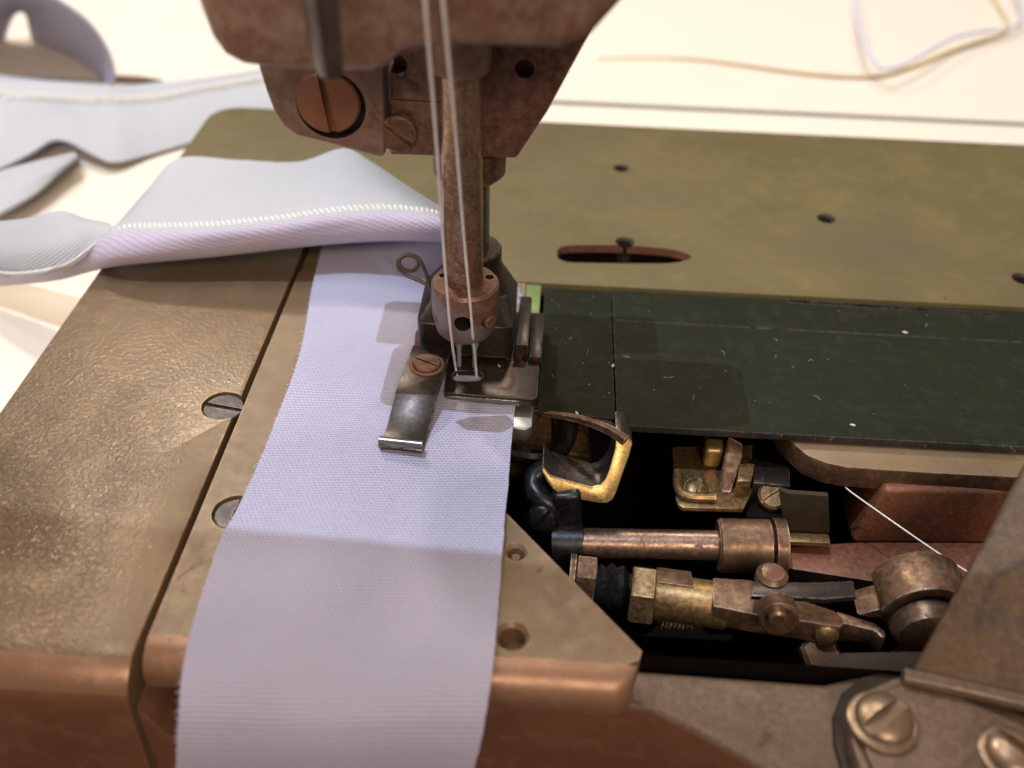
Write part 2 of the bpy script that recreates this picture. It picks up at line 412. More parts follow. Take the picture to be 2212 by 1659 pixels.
# cloth plate under the band, its lip rounded towards the operator
bm = bmesh.new()
poly = [(-44.6, -70), (31.5, -70), (33.6, -69.0), (34.1, -67.2), (9.3, -37.2), (9.3, -15.6), (-20.2, -15.6), (-20.2, 24.2), (10.6, 24.2), (10.6, 37.4), (-44.6, 37.4)]
prism([(x, y, 0) for x, y in poly], (0, 0, -7), bm)
plate = link('cloth_plate', bm, 'plate', mach)
bm = bmesh.new()
lip = [(-70, 0)] + [(-70-5*math.sin(a), -5+5*math.cos(a)) for a in [i*math.pi/2/7 for i in range(1, 8)]] + [(-74.6, -7.2), (-70, -7)]
sec = [[(-44.6, y, z) for y, z in lip]]
for i in range(9):
    t = i*math.pi/2/8
    sec.append([(29.4+3.9*math.sin(t), -69.98+(y+69.98)*max(math.cos(t), .02), z) for y, z in lip])
vs = [[bm.verts.new(q) for q in r] for r in sec]
for a, b_ in zip(vs, vs[1:]):
    for k in range(len(lip)): bm.faces.new((a[k], b_[k], b_[(k+1) % len(lip)], a[(k+1) % len(lip)]))
bm.faces.new(vs[0]); bm.faces.new(vs[-1][::-1])
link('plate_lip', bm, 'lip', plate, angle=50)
cc = []
for a, b_, r in ((1115, 1192, 1.55), (1106, 1374, 2.2)):
    q = at(a, b_); cc.append(lathe(q+Vector((0, 0, -4)), (0, 0, 1), [(0, r), (3.3, r), (4.4, r*1.5)], 30))
cut(plate, cc)
link('dowel_pin', lathe(at(1115, 1192)+Vector((0, 0, -3.6)), (0, 0, 1), [(0, 1.35), (1.5, 1.3), (2.3, .6)], 20), 'bronze', plate)
c2 = at(508, 1106, 0)
cut(plate, [cyl(c2+Vector((0, 0, -1.4)), (0, 0, 1), 5, 4.2, 40)])
screw('screw', 'darkscrew', plate, c2+Vector((0, 0, -1.35)), (0, 0, 1), 3.9, .8, R(40), sw=1.1, sd=.55)

# throat plate: bare steel tongue in front, green paint behind
tp = link('throat_plate', prism([(-20, -15.4, .05), (9.2, -15.4, .05), (13.2, -15.8, .05), (14.4, -14.6, .05), (14.4, 24, .05), (-20, 24, .05)], (0, 0, -3.2)), 'silver', mach, bevel=.35)
link('throat_inlay', prism([(10.8, 24.2, -.1), (14.4, 24.2, -.1), (14.4, 37.3, -.1), (10.8, 37.3, -.1)], (0, 0, -3)), 'patch', mach, bevel=.2)

# dark green slide plate, two leaves
bm = bmesh.new()
prism([(31.6, 37.6, -.75), (31.6, -11.9, -.75), (270, -11.0, -.75), (270, 38.4, -.75)], (0, 0, -1.7), bm)
slide = link('slide_plate', bm, 'green', mach, bevel=.2, mats=['green', 'chip'])
for f in slide.data.polygons:
    if f.normal.y < -.4 and f.center.y < -.0100: f.material_index = 1
bm = prism([(15.3, 37.6, -1.0), (15.3, -8.9, -1.0), (31.3, -9.5, -1.0), (31.3, 37.6, -1.0)], (0, 0, -1.5))
leaf = link('slide_leaf', bm, 'green', mach, bevel=.2, mats=['green', 'chip'])
for f in leaf.data.polygons:
    if f.normal.y < -.4: f.material_index = 1
# long crack-like groove and raised rib on the slide plate
g0, g1 = at(1702, 650, -.75), at(2158, 680, -.75)
cut(slide, [prism([g0+Vector((0, -.5, -.5)), g1+Vector((0, -.35, -.5)), g1+Vector((0, .35, -.5)), g0+Vector((0, .5, -.5))], (0, 0, 2))])
q0, q1 = at(1332, 692, -.75), at(2215, 740, -.75)
link('rib', tube([q0.lerp(q1, i/10)+Vector((0, 0, -.28)) for i in range(11)], .42, 8), 'green', slide)

# hollow of the looper bay
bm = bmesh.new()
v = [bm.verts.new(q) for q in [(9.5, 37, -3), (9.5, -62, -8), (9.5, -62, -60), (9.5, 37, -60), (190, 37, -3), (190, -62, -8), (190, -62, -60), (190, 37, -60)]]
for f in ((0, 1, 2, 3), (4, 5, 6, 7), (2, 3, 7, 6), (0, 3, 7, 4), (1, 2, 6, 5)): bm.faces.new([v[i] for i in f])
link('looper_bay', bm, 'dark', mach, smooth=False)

# lower front casting
poly = [(-37, -63), (34.8, -63.5), (65.8, -63.9), (72, -61.8), (190, -61.5), (190, -130), (75, -93.5), (60, -84.6), (52.8, -80.2), (44, -74.9), (36.1, -71.0), (20, -70.2), (-37, -70.2)]
front = link('front_casting', prism([(x, y, -10) for x, y in poly], (0, 0, -50)), 'casting', mach, bevel=1.2, seg=3, mats=['casting', 'copper'])
two_tone(front, .7)  # upright faces take the copper tone that paints in front light
link('gap_wall', boxb(-46.5, -37.2, -64, -62.5, -60, -7.5), 'dark', mach, smooth=False)

# ---- head
cov = [(398, -260), (402, -60), (425, 20), (452, 88), (480, 126), (520, 147), (580, 155), (700, 164), (800, 163), (832, 154), (852, 134), (875, 119), (905, 111), (1000, 107), (1130, 111), (1215, 114), (1255, 96), (1278, 82), (1345, 8), (1400, -60), (1490, -260)]
pts = [aty(a, b_, -22) for a, b_ in cov]
hc = link('head_cover', prism(pts, (0, 20, 0)), 'head', mach, bevel=2.6, seg=4)
blk = [(551, 70), (553, 110), (560, 150), (576, 200), (592, 242), (612, 272), (640, 293), (700, 307), (765, 325), (822, 341), (831, 335), (827, 120), (827, 70)]
hb = link('head_block', prism([aty(a, b_, 2) for a, b_ in blk], (0, 14, 0)), 'head', mach, bevel=.9, seg=3)
c = aty(708, 223, 2)
cut(hb, [cyl(c+Vector((.5, 3.0, -.4)), (0, -1, 0), 9, 6.3, 48)], 'pit')
screw('screw', 'screwc', hb, c+Vector((-.1, 3.0, 0)), (0, -1, 0), 5.85, 3.1, (.12, 0, -1), sw=1.5, sd=1.2, ch=.4)
fp = [(843, 60), (842, 335), (1115, 343), (1182, 243), (1264, 92), (1284, 60)]
fpl = link('face_plate', prism([aty(a, b_, 4) for a, b_ in fp], (0, 13, 0)), 'facep', mach, bevel=.5)
cc = [cyl(aty(a, b_, 4)+Vector((0, 3.5, 0)), (0, -1, 0), 8, 1.75, 28) for a, b_ in ((859, 140), (1133, 149))]
g0, g1 = aty(845, 214, 4), aty(1000, 224, 4)
cc.append(prism([g0+Vector((0, .5, -.15)), g1+Vector((0, .5, -.15)), g1+Vector((0, .5, .15)), g0+Vector((0, .5, .15))], (0, -3, 0)))
g0, g1 = aty(1062, 300, 4), aty(1062, 345, 4)
cc.append(prism([g0+Vector((-.12, .5, 0)), g1+Vector((-.12, .5, 0)), g1+Vector((.12, .5, 0)), g0+Vector((.12, .5, 0))], (0, -3, 0)))
cut(fpl, cc)
screw('screw', 'bronze', fpl, aty(862, 284, 4)+Vector((0, .1, 0)), (0, -1, 0), 3.5, 1.7, (1, 0, -.75), sw=.8, sd=.8)
# lever in front of the head
a0, a1 = aty(648, -300, -28), aty(712, 168, -25)
u = Vector((1, 0, 0))
bm = bmesh.new(); rr = []
for p_, w in ((a0, 3.3), (a0.lerp(a1, .9), 2.5), (a1, 2.0)):
    rr.append([bm.verts.new(p_+Vector(q)*w) for q in ((0, -.8, 0), (1, 0, 0), (.2, .9, 0), (-1, .15, 0))])
for i in range(2):
    for j in range(4): bm.faces.new((rr[i][j], rr[i][(j+1) % 4], rr[i+1][(j+1) % 4], rr[i+1][j]))
bm.faces.new(rr[0]); bm.faces.new(rr[2])
link('lifter_lever', bm, 'lever', mach, bevel=.5)

# ---- needle bar, clamp, needles
nb = link('needle_bar', lathe((-.5, 0, 22), (-.012, 0, 1), [(0, 3.75), (44, 3.75), (46, 3.9), (90, 3.9)], 40), 'rustbar', mach)
link('needle_bar_bushing', lathe((-1.1, 1.2, 66.5), (0, 0, 1), [(0, 4.6), (.6, 5.3), (16, 5.4)], 40), 'head', mach)
clp = link('needle_clamp', lathe((-.4, 0, 12.6), (0, 0, 1), [(0, 5.3), (.8, 5.9), (4.5, 6.7), (11.2, 6.75), (11.8, 6.3)], 56), 'clampc', mach)
u = aty(1000, 700, -6.4)
cut(clp, [cyl(u+Vector((0, 5, .2)), (0, -1, 0), 9, 1.75, 28),
          cyl(Vector((4.2, -4.6, 18.2)), (.72, -.70, 0), 6, 1.35, 24),
          lathe((-5.0, 1.5, 23.0), (0, 0, 1), [(0, .8), (3, .8)], 12), lathe((4.3, 1.8, 23.0), (0, 0, 1), [(0, .9), (3, .9)], 12)], 'pit')
link('hole_rim', lathe(u+Vector((0, .95, .2)), (0, -1, 0), [(0, 2.5), (.7, 2.4), (.75, 1.8), (.0, 1.75)], 32, closed=False), 'polish', clp)
screw('set_screw', 'clampc', clp, Vector((4.6, -4.4, 18.2)), (.72, -.70, 0), 1.25, .9, R(20), sw=.5, sd=.4, ch=.1)
for x in (-1.75, 1.5):
    link('needle', lathe((x, 0, 14), (0, 0, -1), [(0, .85), (5.2, .85), (6.4, .5), (12.6, .48), (15.5, .1)], 20), 'needle', clp)

# ---- presser bar and foot
link('presser_bar', lathe((-.1, 13, 20), (0, 0, 1), [(0, 3.5), (40, 3.5)], 36), 'polish', mach)
link('presser_bushing', lathe((-.6, 12, 41.5), (0, 0, 1), [(0, 6.2), (.9, 7.1), (9, 7.2)], 44), 'bronze', mach)
def ring(cx, cy, hx, hy, z, pw, n=40):
    out = []
    for i in range(n):
        t = 2*math.pi*i/n; ct, st = math.cos(t), math.sin(t)
        out.append(Vector((cx+hx*math.copysign(abs(ct)**pw, ct), cy+hy*math.copysign(abs(st)**pw, st), z)))
    return out
def loft(rings):
    bm = bmesh.new(); rr = [[bm.verts.new(p) for p in r] for r in rings]; n = len(rings[0])
    for a, b in zip(rr, rr[1:]):
        for i in range(n): bm.faces.new((a[i], a[(i+1) % n], b[(i+1) % n], b[i]))
    bm.faces.new(rr[0][::-1]); bm.faces.new(rr[-1]); return bm
foot = link('presser_foot', loft([ring(-.7, 11, 10.0, 9.2, 4.4, .16), ring(-.7, 11, 10.1, 9.3, 12.2, .16), ring(-.7, 11.3, 9.9, 8.8, 12.6, .2),
                                  ring(-.3, 14, 8.4, 6.0, 15.2, .45), ring(0, 13.6, 6.6, 6.2, 18.5, .8), ring(0, 13.4, 6.0, 6.0, 20.5, 1), ring(0, 13.4, 6.0, 6.0, 24.0, 1), ring(0, 13.4, 5.6, 5.6, 24.3, 1)]),
            'steel', mach, angle=30)
sole = link('sole', prism([(-4.0, -9.3, 3.1), (14.3, -9.9, 3.1), (15.2, -9.2, 3.1), (15.0, 21, 3.1), (-9, 21, 3.1), (-9, 3, 3.1), (-4.6, 2.8, 3.1)], (0, 0, -1.9)), 'steel', foot, bevel=.3)
s0, s1 = at(994, 812, 3.1), at(1026, 812, 3.1)
st = [s0+Vector((1.75*math.cos(t), 1.75*math.sin(t), -4)) for t in [math.pi/2+i*math.pi/10 for i in range(11)]] + [s1+Vector((1.75*math.cos(t), 1.75*math.sin(t), -4)) for t in [-math.pi/2+i*math.pi/10 for i in range(11)]]
cut(sole, [prism(st, (0, 0, 8))])
link('sole_edge', prism([(-3.6, -9.75, 2.6), (11.6, -10.3, 2.6), (11.6, -9.0, 2.6), (-3.6, -9.0, 2.6)], (0, 0, -1.2)), 'polish', sole, bevel=.2)
link('foot_guide', prism([(9.9, 3.2, 3.1), (12.6, 3.2, 3.1), (12.6, 21.5, 3.1), (9.9, 21.5, 3.1)], (0, 0, 4.0)), 'steel', foot, bevel=.35)
link('foot_wing', prism([(12.75, 2.4, 3.2), (15.6, 2.2, 3.2), (15.6, 18.5, 3.2), (12.75, 18.5, 3.2)], (0, 0, 1.6)), 'steel', foot, bevel=.4)
link('spring_housing', lathe(at(938, 752, 3.5)+Vector((0, 1.5, 0)), (0, 0, 1), [(0, 4.4), (2.5, 4.2), (4.2, 3.0), (4.8, 1.2)], 30), 'rust', foot)
# hinged toe with its upturned tip
path = [(1.2, 7.0), (-3, 7.0), (-8, 6.9), (-12.2, 6.6), (-14.2, 5.8), (-17, 4.2), (-20, 2.9), (-23, 2.3), (-24.6, 2.5), (-25.6, 3.3), (-26.2, 4.4)]
def toe_x(y):
    t = min(1, max(0, (1.2-y)/25.5)); return (-11.6-3.0*t**1.2, -3.4-2.7*t**1.2)
bm = bmesh.new(); prev = None
for i, (y, z) in enumerate(path):
    d = Vector((0, path[min(i+1, len(path)-1)][0]-path[max(i-1, 0)][0], path[min(i+1, len(path)-1)][1]-path[max(i-1, 0)][1])).normalized()
    n = Vector((0, -d.z, d.y)); n = n if n.z > 0 or i > 7 else -n
    n = Vector((0, d.z, -d.y))
    xl, xr = toe_x(y); th = 1.3 if i < 4 else 1.1
    q = [Vector((xl, y, z)), Vector((xr, y-.6, z)), Vector((xr, y-.6, z))-n*th, Vector((xl, y, z))-n*th]
    cur = [bm.verts.new(x) for x in q]
    if prev:
        for j in range(4): bm.faces.new((prev[j], prev[(j+1) % 4], cur[(j+1) % 4], cur[j]))
    else: bm.faces.new(cur)
    prev = cur
bm.faces.new(prev[::-1])
toe = link('toe', bm, 'steel', foot, bevel=.25)
tip = [Vector((toe_x(-26)[0]+.1, -25.9, 4.3)), Vector((toe_x(-26)[1]-.1, -26.5, 4.3))]
link('toe_tip', tube([tip[0].lerp(tip[1], i/6) for i in range(7)], .8, 12), 'polish', foot)
tsc = at(922, 788, 7.0)
link('washer', lathe(tsc+Vector((0, 0, -.1)), (0, 0, 1), [(0, 3.7), (.25, 3.6), (.3, 3.0), (.0, 2.9)], 36, closed=False), 'rust', foot)
screw('toe_screw', 'facep', foot, tsc+Vector((0, 0, -.1)), (0, 0, 1), 2.85, .8, (1, -.5, 0), sw=.55, sd=.4)
# wire spring with its coil
w = [(946, 690, 1), (938, 650, 2), (928, 615, 3), (916, 580, 3.5), (905, 560, 4), (890, 550, 4.5), (874, 550, 4.5), (864, 559, 4), (863, 571, 3.5), (873, 582, 3), (890, 585, 3.2), (902, 576, 3.8), (903, 563, 4.6), (890, 553, 5.2), (872, 553, 5.2), (861, 563, 4.8), (861, 577, 4.2), (874, 592, 4), (900, 604, 4), (930, 618, 4), (950, 628, 4)]
link('wire_spring', tube(catmull([aty(a, b_, y) for a, b_, y in w], 6), .40, 10), 'lever', foot)

# ---- looper bay mechanism
yL = -19.0
outer = [(1330, 938), (1352, 942), (1367, 957), (1360, 985), (1345, 1025), (1331, 1066), (1324, 1080), (1312, 1088), (1295, 1088), (1250, 1080), (1217, 1071), (1196, 1060), (1182, 1042), (1172, 1022), (1171, 1008), (1188, 1028), (1210, 1036), (1277, 1054), (1294, 1050), (1307, 1036), (1315, 1018), (1329, 966)]
def atp(a, b, p0, n):
    v = ray(a, b); return CAM + v*((Vector(p0)-CAM).dot(n)/v.dot(n))
ln = Vector((.12, -1, .75)).normalized(); lp0 = aty(1300, 1070, yL-4)
lo = link('looper', prism([atp(a, b_, lp0, ln) for a, b_ in outer], (0, 7.0, .4)), 'gold', mach, bevel=.35, mats=['gold', 'steel'])
for f in lo.data.polygons:
    if f.normal.dot(ln) < .75: f.material_index = 1
bl = catmull([aty(1352, 952, yL+2.5), aty(1310, 926, yL+5), aty(1250, 905, yL+8), aty(1190, 895, yL+10), aty(1130, 888, yL+12)], 8)
link('looper_blade', tube(bl, lambda t: 1.15-.6*t, 4), 'bronze', lo)
bl = catmull([aty(1345, 940, yL+7), aty(1300, 915, yL+9), aty(1235, 893, yL+12), aty(1150, 882, yL+14)], 8)
link('looper_blade', tube(bl, lambda t: 1.2-.5*t, 4), 'steel', lo)
hold = link('looper_holder', tube(catmull([aty(1182, 1012, -17), aty(1158, 1028, -18), aty(1152, 1052, -20), aty(1168, 1075, -22), aty(1195, 1095, -23), aty(1215, 1125, -23)], 6), 2.3, 12), 'black', mach)
link('holder_block', prism([aty(1190, 1075, -25), aty(1255, 1072, -25), aty(1258, 1140, -25), aty(1200, 1150, -25)], (0, 6, 0)), 'black', hold, bevel=1.2, seg=3)
screw('holder_screw', 'black', hold, aty(1172, 1118, -25), (-.25, -1, .35), 3.1, 2.2, R(10), dome=1.2, sw=.8)
SH = (aty(1230, 1172, -26), aty(1552, 1178, -26))
sh = link('looper_shaft', cyl(SH[0], SH[1]-SH[0], (SH[1]-SH[0]).length, 3.05, 40), 'shaft', mach)
d = (SH[1]-SH[0]).normalized()
link('shaft_sleeve', lathe(SH[0]-d*3.5, d, [(0, 4.3), (6.2, 4.3), (6.3, 3.2)], 40), 'black', sh)
link('shaft_collar', lathe(SH[1]-d*.2, d, [(0, 5.1), (.5, 5.5), (10.2, 5.5), (10.6, 5.0)], 44), 'bronze', sh)
link('shaft_ring', lathe(SH[1]+d*10.9, d, [(0, 5.7), (2.3, 5.7)], 44), 'bronze', sh)
# thread tension bracket
bz = -13.0
br = link('bracket', prism([at(a, b_, bz) for a, b_ in ((1452, 965), (1461, 1080), (1466, 1090), (1476, 1096), (1606, 1099), (1625, 1060), (1625, 960))], (0, 0, -1.2)), 'brass', mach, bevel=.3)
link('clip', tube(catmull([at(1464, 1020, bz+1), at(1464, 1050, bz+1), at(1474, 1067, bz+1), at(1500, 1074, bz+1), at(1545, 1075, bz+1)], 6), .95, 10), 'brass', br)
screw('screw', 'brass', br, at(1505, 1058, bz), (.1, -.25, 1), 2.7, 1.2, R(30), dome=1.1, sw=.6)
link('roller', prism([at(1516, 1012, bz), at(1556, 1014, bz), at(1556, 985, bz), at(1516, 983, bz)], (0, 0, 5.4)), 'gold', br, bevel=1.0, seg=3)
lv = [at(1553, 1064, bz), at(1578, 1068, bz), at(1605, 985, bz+5.5), at(1572, 968, bz+6.5)]
link('lever', prism(lv, (0, 2.5, 1.5)), 'bronze', br, bevel=.5)
link('guide_block', prism([at(1584, 1074, bz), at(1615, 1074, bz), at(1622, 1035, bz), at(1590, 1035, bz)], (0, 0, 4.6)), 'brass', br, bevel=.35)
link('post', cyl(at(1525, 955, bz), (0, 0, 1), 8, .9, 12), 'polish', br)
sb = link('support_block', prism([at(1626, 1043, -11), at(1708, 1050, -11), at(1706, 1005, -11), at(1626, 990, -11)], (0, 0, -6)), 'steel', mach, bevel=.4)
link('support_arm', prism([at(1610, 1115, -16), at(1700, 1120, -16), at(1706, 1045, -16), at(1612, 1040, -16)], (0, 0, -3)), 'dark', sb, bevel=.4)
screw('screw', 'brass', sb, at(1666, 1073, -14), (0, -.55, 1), 3.0, 1.8, R(-14), sw=.55, sd=.5, ch=.5)
lb = link('angle_plate', prism([aty(a, b_, -22) for a, b_ in ((1683, 1058), (1693, 1142), (1700, 1150), (1793, 1152), (1790, 1072), (1705, 1066))], (0, 1.2, 0)), 'deep', mach, bevel=.2)
link('angle_foot', prism([aty(a, b_, -22.2) for a, b_ in ((1688, 1148), (1790, 1152), (1790, 1161), (1692, 1158))], (0, -2.5, -.2)), 'brass', lb, bevel=.4)

# olive arm of the bed with its rounded end
top = [(1692, 938), (1712, 955), (1742, 982), (1785, 1000), (1830, 1009), (1900, 1014), (2005, 1021), (2207, 1031), (2420, 1045)]
pts = [at(a, b_, -3) for a, b_ in top] + [Vector((175, 4, -3)), Vector((64, 4, -3))]
arm = link('bed_arm', prism(pts, (0, 0, -5.6)), 'plate', mach, bevel=.55, mats=['plate', 'bronze'])
two_tone(arm, .6)

# reddish casting inside the bay
zc = -22.0
oxl = [at(1682, 1180, zc), at(1800, 1172, zc), at(1862, 1168, zc), at(2200, 1170, zc), at(2200, 1275, zc), at(1880, 1255, zc), at(1680, 1224, zc)]
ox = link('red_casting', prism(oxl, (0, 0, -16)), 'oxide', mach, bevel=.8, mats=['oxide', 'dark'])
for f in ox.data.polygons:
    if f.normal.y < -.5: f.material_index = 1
w0, w1 = at(1838, 1174, zc-.5), at(2230, 1176, zc-.5)
wl = [w0, w1, w1+Vector((0, 0, 16)), w0+Vector((3, 0, 16)), w0+Vector((1.2, 0, 6))]
link('casting_wall', prism(wl, (0, 12, 0)), 'oxide', ox, bevel=1.2, seg=3)
# golden wall deep under the needle with a dark hook in front of it
bw = link('back_wall', prism([aty(1100, 900, 2), aty(1190, 900, 2), aty(1192, 975, 2), aty(1275, 985, 2), aty(1278, 1030, 2), aty(1100, 1030, 2)], (0, 4, 0)), 'brass', mach, bevel=.4)
link('wall_panel', prism([aty(1195, 890, 6), aty(1272, 900, 6), aty(1272, 1015, 6), aty(1195, 1015, 6)], (0, 3, 0)), 'brass', bw, bevel=.4)
link('feed_hook', tube(catmull([aty(1095, 975, -4), aty(1140, 985, -5), aty(1190, 985, -5), aty(1222, 955, -4), aty(1232, 900, -2)], 8), 2.0, 10), 'black', bw)

# connecting rod with its hex nut, strap and rivet
RA, RB = at(1362, 1281, -20), at(1545, 1306, -20)
d = (RB-RA).normalized()
rod = link('connecting_rod', lathe(RA+d*4.2, d, [(0, 4.3), (.3, 4.5), (14.0, 4.5), (14.3, 4.2)], 40), 'gold', mach, mats=['brass'])
link('hex_nut', lathe(RA, d, [(0, 5.6), (.4, 5.9), (4.2, 5.9), (4.5, 5.6)], 6, rot=.5), 'brass', rod)
link('flat', prism([p_+Vector((0, 0, 4.0)) for p_ in (RA+d*4.8+Vector((0, -.5, 0)), RA+d*11.5+Vector((0, -.5, 0)), RA+d*11.5+Vector((0, 4.2, -1)), RA+d*4.8+Vector((0, 4.2, -1)))], (0, 0, .8)), 'bronze', rod, bevel=.15)
bp = [(1540, 1247), (1620, 1252), (1700, 1285), (1800, 1318), (1820, 1332), (1824, 1345), (1816, 1355), (1700, 1337), (1630, 1327), (1540, 1309)]
bar = link('rod_bar', prism([at(a, b_, -15.5) for a, b_ in bp], (0, 0, -5.4)), 'bronze', rod, bevel=.35)
link('worm', tube([RA.lerp(RB, .25)+Vector((6.5*i/60+1.6, -3.2+.9*math.sin(i*.84), -3.8+.9*math.cos(i*.84))) for i in range(61)], .32, 6), 'bronze', rod)
link('rod_strip', prism([at(a, b_, -10) for a, b_ in ((1622, 1287), (1700, 1289), (1780, 1294), (1852, 1288), (1843, 1254), (1740, 1258), (1628, 1254))], (0, 0, -1.3)), 'steel', rod, bevel=.3)
link('pinch_nut', lathe(aty(1676, 1313, -48), (0, -1, .25), [(0, 3.5), (3.2, 3.5), (3.6, 3.0)], 32), 'bronze', rod)
link('stud', lathe(aty(1676, 1318, -51.5), (0, -1, .15), [(0, 1.6), (2.2, 1.6), (2.5, 1.2)], 20), 'bronze', rod)
link('strip_screw', lathe(at(1665, 1252, -11), (0, 0, 1), [(0, 3.0), (1.4, 2.9), (2.3, 2.0), (2.5, .6)], 30), 'bronze', rod)
link('rivet', lathe(at(1784, 1366, -18), (0, -1, .2), [(0, 2.2), (1.1, 2.1), (1.7, 1.2)], 24), 'brass', rod)
lk = link('rod_link', prism([at(a, b_, -17.5) for a, b_ in ((1805, 1318), (1890, 1345), (1912, 1362), (1916, 1378), (1903, 1376), (1890, 1362), (1815, 1345))], (0, 0, -4.5)), 'bronze', mach, bevel=.5)
# rubber boot and nut on the left
bt = link('black_boot', lathe(at(1284, 1262, -22), (1, -.05, -.02), [(0, 3.2), (1, 4.2), (2, 3.6), (3, 4.6), (4.2, 3.8), (5.4, 4.4), (6.6, 3.0), (8.5, 2.6)], 36), 'black', mach)
link('boot_nut', lathe(at(1243, 1248, -22), (1, -.05, -.02), [(0, 4.6), (.3, 4.9), (3.7, 4.9), (4.0, 4.6)], 6, rot=.4), 'bronze', bt)
link('washer', lathe(at(1229, 1245, -22), (1, -.05, -.02), [(0, 4.6), (1.1, 4.6)], 36), 'bronze', bt)
# bearing cap and boss on the right
cyc = aty(2000, 1338, -46)
bm = bmesh.new(); ro, ri = 8.6, 6.4; rings = []
for i in range(25):
    t = R(8)+i*R(164)/24; cs, sn = math.cos(t), math.sin(t)
    rings.append([bm.verts.new(cyc+Vector((cs*r, y, sn*r))) for r, y in ((ro, 0), (ro, 9), (ri, 9), (ri, 0))])
for a, b_ in zip(rings, rings[1:]):
    for j in range(4): bm.faces.new((a[j], b_[j], b_[(j+1) % 4], a[(j+1) % 4]))
bm.faces.new(rings[0]); bm.faces.new(rings[-1][::-1])
cap = link('bearing_cap', bm, 'brass', mach, bevel=.35, mats=['bronze'])
link('boss', lathe(cyc+Vector((0, 6, -1)), (0, -1, 0), [(0, 6.3), (7, 6.3), (9, 5.4), (10, 3.5)], 36), 'bronze', cap)
link('crank_web', prism([aty(1850, 1330, -44), aty(1905, 1340, -44), aty(1945, 1395, -44), aty(2050, 1395, -44), aty(2050, 1330, -44), aty(1960, 1300, -44)], (0, 6, 0)), 'bronze', cap, bevel=.6)
link('lower_ring', lathe(aty(1985, 1435, -47), (.1, -1, .1), [(0, 7.2), (1.5, 7.2), (1.6, 5.6), (.2, 5.5)], 40, closed=False), 'bronze', mach)
link('bolt', lathe(at(1770, 1418, -24), (0, -.3, 1), [(0, 4.2), (1.5, 4.1), (2.2, 3.2)], 6), 'bronze', mach)
link('bay_ledge', prism([at(1700, 1465, -13), at(2010, 1465, -13), at(2010, 1405, -13), at(1820, 1408, -13)], (0, 0, -8)), 'pit', mach, bevel=.5)

# cover plate with two dome screws
cp = [(2000, 1452), (1930, 1462), (1880, 1482), (1848, 1512), (1835, 1552), (1838, 1600), (1856, 1660), (1900, 1740), (2000, 1830), (2420, 1830), (2420, 1600), (2212, 1540), (2090, 1488)]
cpl = link('side_cover', prism([at(a, b_, -5.2) for a, b_ in cp], (0, 0, -4.6)), 'casting', mach, bevel=.8, seg=3)
shade_pts = [(2010, 1440), (1925, 1446), (1862, 1462), (1818, 1496), (1800, 1545), (1803, 1605), (1822, 1670), (1870, 1760), (2000, 1850), (2420, 1850), (2420, 1585), (2212, 1522), (2090, 1470)]
link('cover_gap_shade', prism([at(a, b_, -9.0) for a, b_ in shade_pts], (0, 0, -3)), 'pit', cpl, bevel=.3)  # dark sheet in place of the shaded recess round the cover
cpi = [(2000, 1474), (1940, 1478), (1896, 1495), (1868, 1522), (1858, 1556), (1862, 1600), (1882, 1655), (1930, 1730), (2020, 1810), (2420, 1810), (2420, 1640), (2212, 1566), (2090, 1510)]
link('cover_face', prism([at(a, b_, -4.2) for a, b_ in cpi], (0, 0, -2)), 'casting', cpl, bevel=.5, seg=3)
for a, b_, r, sl_ in ((1906, 1562, 5.4, (1, .75, 0)), (2186, 1636, 5.0, (1, -1.1, 0))):
    q = at(a, b_, -4.2)
    link('screw_seat', lathe(q, (0, 0, 1), [(0, r*1.03), (.7, r*1.0), (1.0, r*.9)], 44), 'scr', cpl)
    screw('dome_screw', 'scr', cpl, q+Vector((0, 0, .9)), (0, 0, 1), r*.88, .8, sl_, dome=2.2, sw=1.9, sd=1.5)

# hinged brown side door leaning open
hp = [at(1966, 1462, -4.5), at(2104, 1210, 7), at(2125, 1176, 9), at(2224, 985, 21), at(2460, 1010, 24), at(2440, 1560, -3)]
nrm = (hp[1]-hp[0]).cross(hp[5]-hp[0]).normalized()
if nrm.z > 0: nrm = -nrm
hd = link('hinged_door', prism(hp, nrm*2.2), 'hinge', mach, bevel=.7, seg=3)
e0, e1, e2 = at(1950, 1462, -3.8), at(2060, 1484, -3.6), at(2250, 1528, -3.4)
link('door_lip', tube(catmull([e0, e1, e2, at(2440, 1575, -3.2)], 8), 1.5, 12), 'casting', hd)

# ------------------------------------------------------------------ fabric
Lp = [(700, 545, 1.2), (672, 640, 1), (655, 740, 1), (632, 820, 1), (605, 890, 1), (570, 980, 1), (540, 1050, 1), (508, 1115, 1), (480, 1165, 1.2), (450, 1250, 1.3), (425, 1330, 1.0), (403, 1420, .8), (392, 1500, -.2), (387, 1580, -3.2), (384, 1659, -9), (381, 1790, -22)]
Rp = [None, None, None, None, (1112, 890, .9), (1103, 980, 1), (1098, 1050, 1), (1091, 1115, 1), (1088, 1165, 1.2), (1081, 1250, 1.3), (1075, 1330, 1.0), (1067, 1420, .8), (1056, 1500, -.2), (1042, 1580, -3.2), (1022, 1659, -9), (985, 1790, -22)]
rows = []
for i, l in enumerate(Lp):
    a = at(*l)
    if Rp[i]: b_ = at(*Rp[i])
    else:
        b_ = Vector((10.9, a.y, .9))
    row = []
    for k in range(7):
        q = a.lerp(b_, k/6)
        if i > 8: q = q + Vector((0, -.35*math.sin(k/6*math.pi), .35*math.sin(k/6*math.pi)))
        elif 4 <= i: q = q + Vector((0, 0, .5*math.sin(k*1.3+i*.7)*math.sin(k/6*math.pi)))
        row.append(q)
    rows.append(row)
